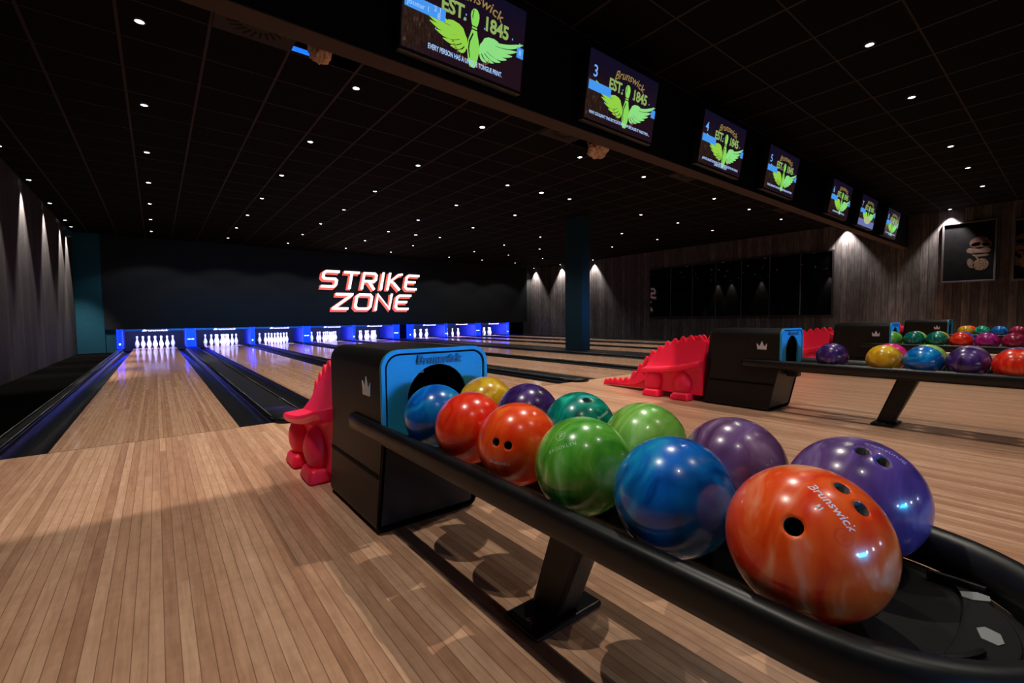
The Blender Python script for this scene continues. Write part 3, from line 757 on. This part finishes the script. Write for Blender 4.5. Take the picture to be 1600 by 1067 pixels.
# ------------------------------------------------------------------ ball returns
# coordinates local to the box centre: x across, y as in the room
XC = .905
RC = -.002                                                # rack centre relative to the box centre
def yf(z): return -2.40 - .09 * min(1, z / .42)
def yr(z): return -1.87 + (.07 * (1 - z / .35) if z < .35 else 0)
def outline(hw, zt, zb, r, n=7, nv=8):
    pts = [(-hw, zb + (zt - r - zb) * k / nv) for k in range(nv + 1)]
    for k in range(1, n + 1): pts.append((-hw + r - r * math.cos(PI / 2 * k / n), zt - r + r * math.sin(PI / 2 * k / n)))
    return pts + [(-x, z) for x, z in reversed(pts)]
def crown_pts(s): return [(-.5 * s, .34 * s), (-.44 * s, -.30 * s), (.44 * s, -.30 * s), (.5 * s, .34 * s), (.22 * s, .02 * s), (0, .58 * s), (-.22 * s, .02 * s)]
def ball_return_proto():
    t = thing('ball_return', 'x', 'ball return', (0, 0, 0))
    # hood shell
    bm = bmesh.new(); rb = .035
    lo = outline(.228, .715, .04, .065)
    lo = [(-.228 + rb - rb * math.sin(PI / 2 * k / 4), .005 + rb - rb * math.cos(PI / 2 * k / 4)) for k in range(0, 5)] + lo[1:-1] + [(.228 - rb + rb * math.sin(PI / 2 * k / 4), .005 + rb - rb * math.cos(PI / 2 * k / 4)) for k in range(4, -1, -1)]
    L0 = [(x, yf(z), z) for x, z in lo]; L1 = [(x, yr(z) - .03, z) for x, z in lo]
    L2 = [(x * .93, yr(z), .02 + (z - .02) * .965) for x, z in lo]
    a = [bm.verts.new(p) for p in L0]; b = [bm.verts.new(p) for p in L1]; c = [bm.verts.new(p) for p in L2]
    n = len(a)
    for k in range(n):
        bm.faces.new((a[k], a[(k + 1) % n], b[(k + 1) % n], b[k])); bm.faces.new((b[k], b[(k + 1) % n], c[(k + 1) % n], c[k]))
    bm.faces.new(c)
    hd = solid(obj('hood', bm, 'hood', t, smooth=False), .010)
    for p in hd.data.polygons: p.use_smooth = True
    hd.modifiers.new('w', 'WEIGHTED_NORMAL')
    # groove along the sides
    obj('side_groove', B((-.2315, -.2285, -2.44, -1.88, .232, .247)), 'print', t); obj('side_groove', B((.2285, .2315, -2.44, -1.88, .232, .247)), 'print', t)
    # blue rim, dark groove, blue plate with arch opening
    Y0 = -2.497
    def ring(h0, z0, r0, h1, z1, r1, zb, y):
        bm = bmesh.new(); A_ = outline(h0, z0, zb, r0); B_ = outline(h1, z1, zb, r1)
        strip(bm, [(x, y, z) for x, z in A_], [(x, y, z) for x, z in B_]); return bm
    solid(obj('blue_rim', ring(.231, .718, .068, .217, .704, .056, .385, Y0 - .006), 'plate', t), .016)
    solid(obj('rim_groove', ring(.217, .704, .056, .209, .696, .050, .385, Y0 + .004), 'print', t), .006)
    pl = obj('front_plate', ring(.209, .696, .050, .130, .655, .1299, .385, Y0 - .002), 'plate', t); solid(pl, .012)
    tb = text_bm('Brunswick', .046, .15, .0018, .001)
    lt = obj('embossed_lettering', tb, 'emboss', pl); lt.matrix_local = T(0, Y0 - .0155, .674) @ Matrix.Rotation(PI / 2, 4, 'X')
    obj('lift_bar', B((-.05, .04, -2.30, -2.28, .60, .612)), 'steel', t)
    # lower slanted panel
    bm = bmesh.new()
    pts = [(-.205, .03), (.205, .03), (.205, .38), (-.205, .38)]
    prism(bm, pts, 1, 0, .01)
    for v in bm.verts: v.co.y = yf(v.co.z) + (0.0 if v.co.y < .005 else .012) + .006
    obj('lower_panel', bm, 'lowerp', t)
    obj('bracket', B((-.05, .05, -2.56, -2.47, .30, .37)), 'black', t, bev=.015)
    # crowns on both sides
    for s in (-1, 1):
        bm = bmesh.new(); prism(bm, [(-2.345 + p[0], .563 + p[1]) for p in crown_pts(.085)], 0, s * .2285, s * .2305)
        obj('crown_emblem', bm, 'crown', t)
    # oval rack rail
    prof = [(.236, .380), (.246, .388), (.250, .402), (.250, .430), (.245, .443), (.234, .450), (.220, .448), (.210, .438), (.200, .415), (.199, .388)]
    path = []
    cy_, yS = -3.840, -2.20
    for k in range(15): path.append((-1, 0, yS + (cy_ - yS) * k / 14))
    for k in range(1, 24): a_ = PI * k / 24; path.append((-math.cos(a_), -math.sin(a_), cy_))
    for k in range(14, -1, -1): path.append((1, 0, yS + (cy_ - yS) * k / 14))
    loops = []
    for i, (dx, dy, y) in enumerate(path):
        loops.append([(RC + dx * r, y + dy * r, z) for r, z in prof])
    e0 = [(x + .02 * (1 if x < RC else -1), y + .03, .418 + (z - .418) * .6) for x, y, z in loops[0]]
    e1 = [(x + .02 * (1 if x < RC else -1), y + .03, .418 + (z - .418) * .6) for x, y, z in loops[-1]]
    bm = bmesh.new(); loft(bm, [e0] + loops + [e1])
    obj('rack_rail', bm, 'black', t, smooth=True)
    bm = bmesh.new()
    prism(bm, [(RC + x, z) for x, z in ((-.0955, .352), (.0955, .352), (.0955, .383), (.058, .400), (.022, .430), (-.022, .430), (-.058, .400), (-.0955, .383))], 1, -3.865, -2.36)
    obj('centre_beam', bm, 'black', t, bev=.004)
    # end tray
    bm = bmesh.new(); ri = .203
    arc = [(RC - ri * math.cos(PI * k / 32), cy_ - ri * math.sin(PI * k / 32)) for k in range(33)]
    pts = [(RC - .198, -3.850)] + [q for q in arc if q[1] < -3.852] + [(RC + .198, -3.850)]
    prism(bm, pts, 2, .362, .386)
    tr = obj('end_tray', bm, 'blackm', t, bev=.003)
    arc = [(RC - .180 * math.cos(PI * k / 32), cy_ - .180 * math.sin(PI * k / 32)) for k in range(33)]
    sh = [q for q in arc if q[1] < -3.915]
    back = [(RC + .150 * math.cos(PI * k / 12), -3.912 - .048 * math.sin(PI * k / 12) ** .6) for k in range(1, 12)]
    bm = bmesh.new(); prism(bm, sh + back, 2, .3865, .3945)
    obj('tray_shelf', bm, 'black', tr, bev=.002)
    bm = bmesh.new(); Lr = []
    for k in range(0, 11):
        a_ = PI * (.15 + .26 * k / 10); Lr.append([(RC - r * math.cos(a_), cy_ - r * math.sin(a_), z) for r, z in ((.150, .3865), (.150, .402), (.154, .404), (.158, .402), (.158, .3865))])
    loft(bm, Lr)
    obj('tray_ridge', bm, 'black', tr, smooth=False)
    obj('tray_ridge', B((RC + .140, RC + .148, -3.975, -3.905, .3865, .404)), 'black', tr, bev=.002)
    for dx, dy, rz_ in ((.012, -3.990, .2), (.118, -3.965, -.9)):
        bm = bmesh.new()
        M = T(RC + dx, dy, .3950) @ Matrix.Rotation(rz_, 4, 'Z')
        vs = prism(bm, [(-.020, -.005), (-.010, -.012), (.012, -.011), (.020, .003), (.010, .012), (-.014, .010)], 2, 0, .0010)
        bmesh.ops.transform(bm, matrix=M, verts=vs)
        obj('tray_sticker', bm, 'sticker', tr)
    # leg and foot
    bm = bmesh.new()
    loft(bm, [[(RC + sx * .045, y, z) for sx, y in ((-1, y0), (1, y0), (1, y1), (-1, y1))] for z, y0, y1 in ((.018, -3.205, -3.10), (.38, -3.35, -3.225))])
    obj('leg', bm, 'black', t, bev=.012)
    ft = obj('foot_plate', B((RC - .13, RC + .12, -3.225, -3.085, 0.001, .018)), 'black', t, bev=.012, seg=3)
    bm = bmesh.new()
    for s in (-1, 1): lathe(bm, [(.009, .018), (.009, .022), (.005, .024), (0, .024)], 12, (RC + s * .10, -3.16, 0))
    obj('bolt', bm, 'steel', ft)
    return t
BR0 = ball_return_proto()
brx = [XC, 4.372, 7.83, 11.898]
brl = ['near black ball return with blue arched front in the foreground', 'black ball return left of the dark purple ball, second from the camera', 'third black ball return, silver crown seen above the yellow ball', 'farthest black ball return by the right wall']
for i, x in enumerate(brx):
    o = BR0 if i == 0 else copy_tree(BR0)
    o.location = (x, 0, 0); tag(o, brl[i], 'ball return', 'ball returns on the approach')

# ------------------------------------------------------------------ red dinosaur ball ramps
def dino_proto():
    t = thing('dinosaur_ramp', 'x', 'ball ramp')
    # s along the body from the tail tip, z ridge, deck half width, deck z
    st = [(.0, .035, .030, .02), (.06, .062, .045, .035), (.22, .075, .060, .045), (.38, .105, .085, .06), (.48, .165, .105, .085), (.60, .285, .13, .13), (.70, .385, .15, .18), (.722, .40, .30, .285), (.74, .415, .312, .290), (.80, .452, .314, .293), (.94, .535, .312, .305), (1.08, .575, .312, .325), (1.22, .595, .31, .355), (1.32, .600, .30, .385), (1.36, .590, .28, .39)]
    loops = []
    for s, zr, hw, zd in st:
        k = min(1, hw / .3); rx = .055 + .06 * min(1, zr / .4) if hw > .09 else hw * .75
        wl = min(rx + .05, hw * .93)
        half = [(0, zr - .05 * min(1, zr / .12)), (rx * .7, zr - .042 * min(1, zr / .12)), (rx, zr), (rx + (wl - rx) * .35, zr - .012), (wl, zd + (zr - zd) * .45), (wl + (hw - wl) * .25, zd + .012 * k), (hw - .008, zd + .002), (hw, zd - .015 * k), (hw - .012 * k, zd - .04 * k - .002), (hw - .075 * k, zd - .055 * k - .003), (hw - .09 * k, max(.01, zd * .45)), (hw - .085 * k, .012 + .05 * k), (hw * .3, .008 + .05 * k)]
        lp = [(x, -s, z) for x, z in half] + [(-x, -s, z) for x, z in reversed(half[1:])]
        loops.append(lp)
    bm = bmesh.new(); loft(bm, loops)
    obj('body', bm, 'red', t, smooth=True, bev=.012, seg=3).modifiers.new('wn', 'WEIGHTED_NORMAL')
    # scalloped spikes on both ridges
    prof = [(q[0], q[1], (.055 + .06 * min(1, q[1] / .4) if q[2] > .09 else q[2] * .75)) for q in st]
    def at(s):
        for a_, b_ in zip(prof, prof[1:]):
            if a_[0] <= s <= b_[0]:
                f = (s - a_[0]) / (b_[0] - a_[0]); return a_[1] + (b_[1] - a_[1]) * f, a_[2] + (b_[2] - a_[2]) * f
        return prof[-1][1:]
    for sd in (-1, 1):
        bm = bmesh.new()
        cent = [.03, .11, .19, .27, .35] + [.47, .56, .65, .74, .83, .92, 1.01, 1.10, 1.19, 1.28]
        for i, c in enumerate(cent):
            big = c > .4; wv = .05 if big else .036; hv = .052 if big else .034
            z, x = at(c); z0, _ = at(max(0, c - wv)); z1, _ = at(min(1.36, c + wv))
            pts = [(-(c - wv * .95), z0 - .03), (-(c - wv * .75), z0 + .006), (-(c - wv * .35), (z0 + z) / 2 + hv * .8), (-c, z + hv), (-(c + wv * .35), (z1 + z) / 2 + hv * .8), (-(c + wv * .75), z1 + .006), (-(c + wv * .95), z1 - .03)]
            x0 = sd * (x + .004)
            prism(bm, pts, 0, x0 - .012, x0 + .012)
        obj('back_spikes', bm, 'red', t, smooth=True, bev=.006)
    for sx in (-1, 1):
        for s in (.835, 1.165):
            bm = bmesh.new(); bmesh.ops.create_uvsphere(bm, u_segments=24, v_segments=16, radius=1)
            for v in bm.verts:
                q = v.co.copy(); v.co = Vector((sx * .232 + q.x * .072, -s + q.y * .098 * (1 - .12 * q.z), .165 + q.z * .118))
            sh = bmesh.new()
            box(sh, sx * .245 - .068, sx * .245 + .068, -s - .105, -s + .105, .0, .078)
            lg = obj('leg', bm, 'red', t, smooth=True)
            ft = obj('foot', sh, 'red', lg, bev=.024, seg=4)
            for v in ft.data.vertices:
                if v.co.z > .05: v.co.x -= sx * .014; v.co.y += .014 if v.co.y < -s else -.03
            for k in (-1, 1):
                tb_ = bmesh.new(); box(tb_, sx * .245 + k * .026 - .003, sx * .245 + k * .026 + .003, -s + .095, -s + .1065, .006, .05)
                obj('toe_groove', tb_, 'red', lg)
    return t
D0 = dino_proto()
dl = ['red plastic dinosaur ball ramp behind the near ball return', 'red plastic dinosaur ball ramp with its spiky tail and legs in full view', 'red plastic dinosaur ball ramp, only its spiky back seen above the single purple ball', 'red dinosaur ball ramp, a thin red strip between the two farthest ball returns']
for i, x in enumerate(brx):
    o = D0 if i == 0 else copy_tree(D0)
    o.location = (x + .0 + (0.015 if i == 0 else 0), -.435, 0); tag(o, dl[i], 'ball ramp', 'red dinosaur ramps')

# ------------------------------------------------------------------ bowling balls
R = .108
PAL = {
 'blue': ((.001, .05, .30), (.003, .14, .56), (.01, .30, .60)),
 'bluedeep': ((.001, .05, .26), (.003, .16, .58), (.01, .34, .66)),
 'redorange': ((.78, .018, .006), (.92, .05, .010), (1.0, .14, .02)),
 'orange': ((.86, .040, .006), (.95, .085, .010), (1.0, .17, .025)),
 'orangewhite': ((.80, .024, .005), (.95, .11, .014), (1.0, .40, .24)),
 'green': ((.03, .24, .015), (.12, .42, .04), (.42, .72, .28)),
 'lime': ((.10, .30, .03), (.24, .54, .09), (.52, .80, .30)),
 'limepale': ((.22, .42, .06), (.32, .55, .12), (.45, .68, .22)),
 'yellow': ((.50, .24, .008), (.74, .42, .015), (.85, .60, .10)),
 'darkpurple': ((.022, .007, .06), (.055, .02, .14), (.14, .07, .27)),
 'teal': ((.0, .09, .07), (.003, .28, .20), (.03, .55, .40)),
 'mauve': ((.085, .03, .11), (.17, .08, .20), (.36, .24, .42)),
 'violet': ((.06, .025, .12), (.13, .06, .24), (.30, .22, .48)),
 'pink': ((.60, .01, .16), (.75, .02, .24), (.85, .06, .32)),
 'magenta': ((.24, .005, .12), (.38, .012, .20), (.55, .05, .32)),
 'crimson': ((.18, .003, .03), (.30, .008, .055), (.45, .03, .11)),
 'redglow': ((.60, .012, .006), (.80, .03, .010), (.92, .10, .02)),
 'greenblue': ((.0, .06, .05), (.002, .16, .11), (.02, .34, .26)),
}
MB = {k: ball_mat('ball_' + k, *v, scale=(4.0 if k in ('orangewhite', 'green', 'lime', 'violet', 'mauve') else 5.0)) for k, v in PAL.items()}
def frame_at(n, tdir):
    n = Vector(n).normalized(); t = Vector(tdir) - n * Vector(tdir).dot(n); t.normalize(); b = n.cross(t); return n, t, b
def on_ball(bm_src, n, tdir, h=1.0006):
    n, t, b = frame_at(n, tdir)
    for v in bm_src.verts:
        x, y = v.co.x, v.co.y; d = math.hypot(x, y)
        if d < 1e-9: p = n * R * h
        else:
            a = d / R; dr = (t * x + b * y) / d; p = (n * math.cos(a) + dr * math.sin(a)) * R * h
        v.co = p
    return bm_src
def ring_bm(r0, r1, n=32):
    bm = bmesh.new(); strip(bm, [(r0 * math.cos(2 * PI * k / n), r0 * math.sin(2 * PI * k / n), 0) for k in range(n + 1)], [(r1 * math.cos(2 * PI * k / n), r1 * math.sin(2 * PI * k / n), 0) for k in range(n + 1)]); return bm
def ball_mesh(holes):
    """sphere whose surface is really drilled: each hole is (direction, radius)"""
    bm = bmesh.new(); bmesh.ops.create_icosphere(bm, subdivisions=6, radius=R)
    for d, r in holes:
        d = Vector(d).normalized()
        ca = math.cos(r / R)
        near = [v for v in bm.verts if v.co.normalized().dot(d) > math.cos(r / R * 1.5)]
        kill = [f for f in bm.faces if any(v.co.normalized().dot(d) > ca for v in f.verts)]
        bmesh.ops.delete(bm, geom=kill, context='FACES')
        edges = [e for e in bm.edges if e.is_boundary and all(v.co.normalized().dot(d) > math.cos(r / R * 2.2) for v in e.verts)]
        vs = list({v for e in edges for v in e.verts})
        a0 = Vector((1, 0, 0)) if abs(d.x) < .8 else Vector((0, 1, 0))
        t = (a0 - d * a0.dot(d)).normalized(); b = d.cross(t)
        for v in vs:
            x, y = v.co.dot(t), v.co.dot(b); k = math.hypot(x, y) or 1; s = r / k
            q = t * x * s + b * y * s; v.co = q + d * math.sqrt(R * R - r * r)
        # walls
        ret = bmesh.ops.extrude_edge_only(bm, edges=edges); nv = [g for g in ret['geom'] if isinstance(g, bmesh.types.BMVert)]
        for f in [g for g in ret['geom'] if isinstance(g, bmesh.types.BMFace)]: f.material_index = 1
        for v in nv:
            x, y = v.co.dot(t), v.co.dot(b); v.co = t * x * .96 + b * y * .96 + d * (R - .045)
        ne = [g for g in ret['geom'] if isinstance(g, bmesh.types.BMEdge) and all(v in nv for v in g.verts)]
        f = bmesh.ops.contextual_create(bm, geom=ne)
        for q in f['faces']: q.material_index = 1
    return bm
PLAIN = None
def ball(x, y, m, label, group, holes=None, marks=(), rot=None, z=.498):
    global PLAIN
    if holes:
        bm = ball_mesh(holes); o = obj('bowling_ball', bm, [MB[m], MT['hole']], smooth=True)
    else:
        if PLAIN is None:
            bm = bmesh.new(); bmesh.ops.create_icosphere(bm, subdivisions=5, radius=R); o = obj('bowling_ball', bm, MB[m], smooth=True); PLAIN = o
        else:
            o = PLAIN.copy(); COL.objects.link(o); o.data = PLAIN.data.copy(); o.data.materials.clear(); o.data.materials.append(MB[m])
        rr = random.Random(int(x * 1000) + int(-y * 100)); o.rotation_euler = (rr.random() * 6, rr.random() * 6, rr.random() * 6)
    o.location = (x, y, z); tag(o, label, 'bowling ball', group)
    for nm, bmk, mk in marks: obj(nm, bmk, mk, o)
    return o
MT['mkw'] = mat('ball_print_pale', (.75, .62, .66), .3); MT['mkr'] = mat('ball_print_red', (.75, .05, .02), .3)
MT['mkg'] = mat('ball_print_palegreen', (.38, .60, .32), .3); MT['mkv'] = mat('ball_print_lilac', (.30, .24, .42), .3); MT['mkt'] = mat('ball_print_paleteal', (.3, .55, .48), .3)
g1 = 'balls on the near rack'
ball(.79, -3.81, 'orangewhite', 'large orange and white marbled bowling ball nearest the camera', g1,
     holes=[((-.855, -.144, .499), .0120), ((-.143, -.439, .887), .0102), ((-.221, -.661, .717), .0102)],
     marks=[('script_lettering', on_ball(text_bm('Brunswick', .0168, .2, .0002, 0), (-.485, -.43, .765), (-.13, -.49, -.37)), 'mkw'),
            ('number_ring', on_ball(ring_bm(.0095, .0115), (-.637, -.60, .47), (1, 0, 0)), 'mkr'),
            ('number', on_ball(text_bm('12', .010, 0, .0002, 0), (-.637, -.60, .47), (-.13, -.49, -.37)), 'mkr'),
            ('crown_mark', on_ball(text_bm('M', .010, 0, .0002, 0), (-.60, -.33, .73), (-.13, -.49, -.37)), 'mkw')])
ball(1.035, -3.805, 'violet', 'violet marbled bowling ball at the near end, far side of the near rack', g1,
     holes=[((-.393, -.186, .90), .0102), ((-.391, -.457, .799), .0102)],
     marks=[('script_lettering', on_ball(text_bm('Brunswick', .0150, .2, .0002, 0), (-.10, -.44, .89), (-.07, .33, .16)), 'mkv')])
ball(.79, -3.592, 'bluedeep', 'bright blue bowling ball next to the big orange one', g1)
ball(.79, -3.366, 'green', 'green pearl bowling ball between an orange and a bright blue ball', g1,
     holes=None, marks=[])
ball(.79, -3.135, 'orange', 'orange bowling ball showing two finger holes', g1,
     holes=[((-.91, -.32, .263), .0102), ((-.773, -.596, .218), .0102)],
     marks=[('script_lettering', on_ball(text_bm('Brunswick', .0140, .2, .0002, 0), (-.875, -.385, -.20), (.24, -.55, -.03)), 'mkw')])
ball(.79, -2.905, 'redorange', 'red orange bowling ball next to the blue ball by the arched opening', g1)
ball(.79, -2.688, 'blue', 'blue swirled bowling ball right at the near arched opening', g1)
ball(1.035, -3.585, 'mauve', 'dusty mauve bowling ball behind the bright blue ball', g1)
ball(1.035, -3.355, 'lime', 'light green bowling ball behind the darker green one', g1)
ball(1.035, -3.125, 'teal', 'teal bowling ball with one hole showing on top', g1, holes=[((-.17, -.459, .872), .0112)],
     marks=[('script_lettering', on_ball(text_bm('Brunswick', .0135, .2, .0002, 0), (.02, -.83, .50), (.6, -.05, .25)), 'mkt')])
ball(1.035, -2.885, 'darkpurple', 'dark purple bowling ball between the yellow and teal balls', g1)
ball(1.035, -2.636, 'yellow', 'golden yellow bowling ball behind the red orange one', g1)
gb = [o for o in bpy.data.objects if o.get('label', '').startswith('green pearl')][0]
gb.rotation_euler = (0, 0, 0)
for nm, bk in (('number_ring', on_ball(ring_bm(.0105, .012), (-.674, -.028, .738), (1, 0, 0))), ('number', on_ball(text_bm('9', .020, 0, .0003, 0), (-.674, -.028, .738), (.1, -.6, .1))), ('lettering', on_ball(text_bm('BROOKLYN', .0105, 0, .0002, 0, 1.25), (-.80, -.19, .57), (.2, -.33, .17)))):
    obj(nm, bk, 'mkg', gb)
g2 = 'balls on the second rack'
x2 = brx[1] - XC
ball(x2 + .783, -2.83, 'darkpurple', 'single dark purple bowling ball at the arched opening of the second rack', g2, holes=[((-.30, -.94, -.10), .0102), ((-.06, -.985, -.12), .0102)])
ball(x2 + .783, -3.155, 'yellow', 'amber yellow bowling ball on the second rack with a pink one behind', g2)
ball(x2 + .783, -3.372, 'bluedeep', 'blue bowling ball on the second rack next to the amber one', g2)
ball(x2 + .783, -3.589, 'darkpurple', 'dark purple bowling ball beside the bright red one on the second rack', g2,
     marks=[])
ball(x2 + .783, -3.806, 'redglow', 'bright red bowling ball at the right edge of the photo', g2)
ball(x2 + 1.035, -3.14, 'pink', 'hot pink bowling ball behind the amber one', g2)
ball(x2 + 1.035, -3.357, 'limepale', 'pale lime bowling ball behind the blue one on the second rack', g2)
ball(x2 + 1.035, -3.574, 'mauve', 'purple grey bowling ball behind the second rack dark purple one', g2)
ball(x2 + 1.035, -3.80, 'mauve', 'muted purple bowling ball mostly hidden behind the bright red one', g2)
g3 = 'balls on the third rack'
x3 = brx[2] - XC
for yy, mm, lab in ((-2.493, 'green', 'green bowling ball inside the arched opening of the third rack'), (-2.712, 'greenblue', 'teal green bowling ball just right of the third arched opening'), (-2.930, 'greenblue', 'teal green bowling ball beside the red one on the third rack'), (-3.148, 'redglow', 'red bowling ball in the middle of the third rack'), (-3.366, 'magenta', 'magenta bowling ball on the third rack'), (-3.584, 'crimson', 'crimson bowling ball near the right edge on the third rack')):
    ball(x3 + .79, yy, mm, lab, g3)
ball(x3 + .785, -3.802, 'crimson', 'dark red bowling ball cut by the right edge on the third rack', g3)
for yy, mm, lab in ((-2.695, 'lime', 'lime bowling ball behind the first teal green one on the third rack'), (-2.913, 'yellow', 'orange yellow bowling ball behind the second teal green one'), (-3.131, 'bluedeep', 'blue bowling ball peeping out between the red and magenta ones')):
    ball(x3 + 1.035, yy, mm, lab, g3)
g4 = 'balls on the farthest rack'
x4 = brx[3] - XC
for yy, mm, lab in ((-2.715, 'yellow', 'yellow bowling ball on the farthest rack'), (-2.933, 'teal', 'teal bowling ball on the farthest rack'), (-3.151, 'bluedeep', 'blue bowling ball on the farthest rack'), (-3.369, 'crimson', 'crimson bowling ball on the farthest rack above the other crimson one')):
    ball(x4 + .79, yy, mm, lab, g4)
ball(x4 + 1.035, -2.74, 'redorange', 'red orange bowling ball mostly hidden behind the farthest yellow one', g4)
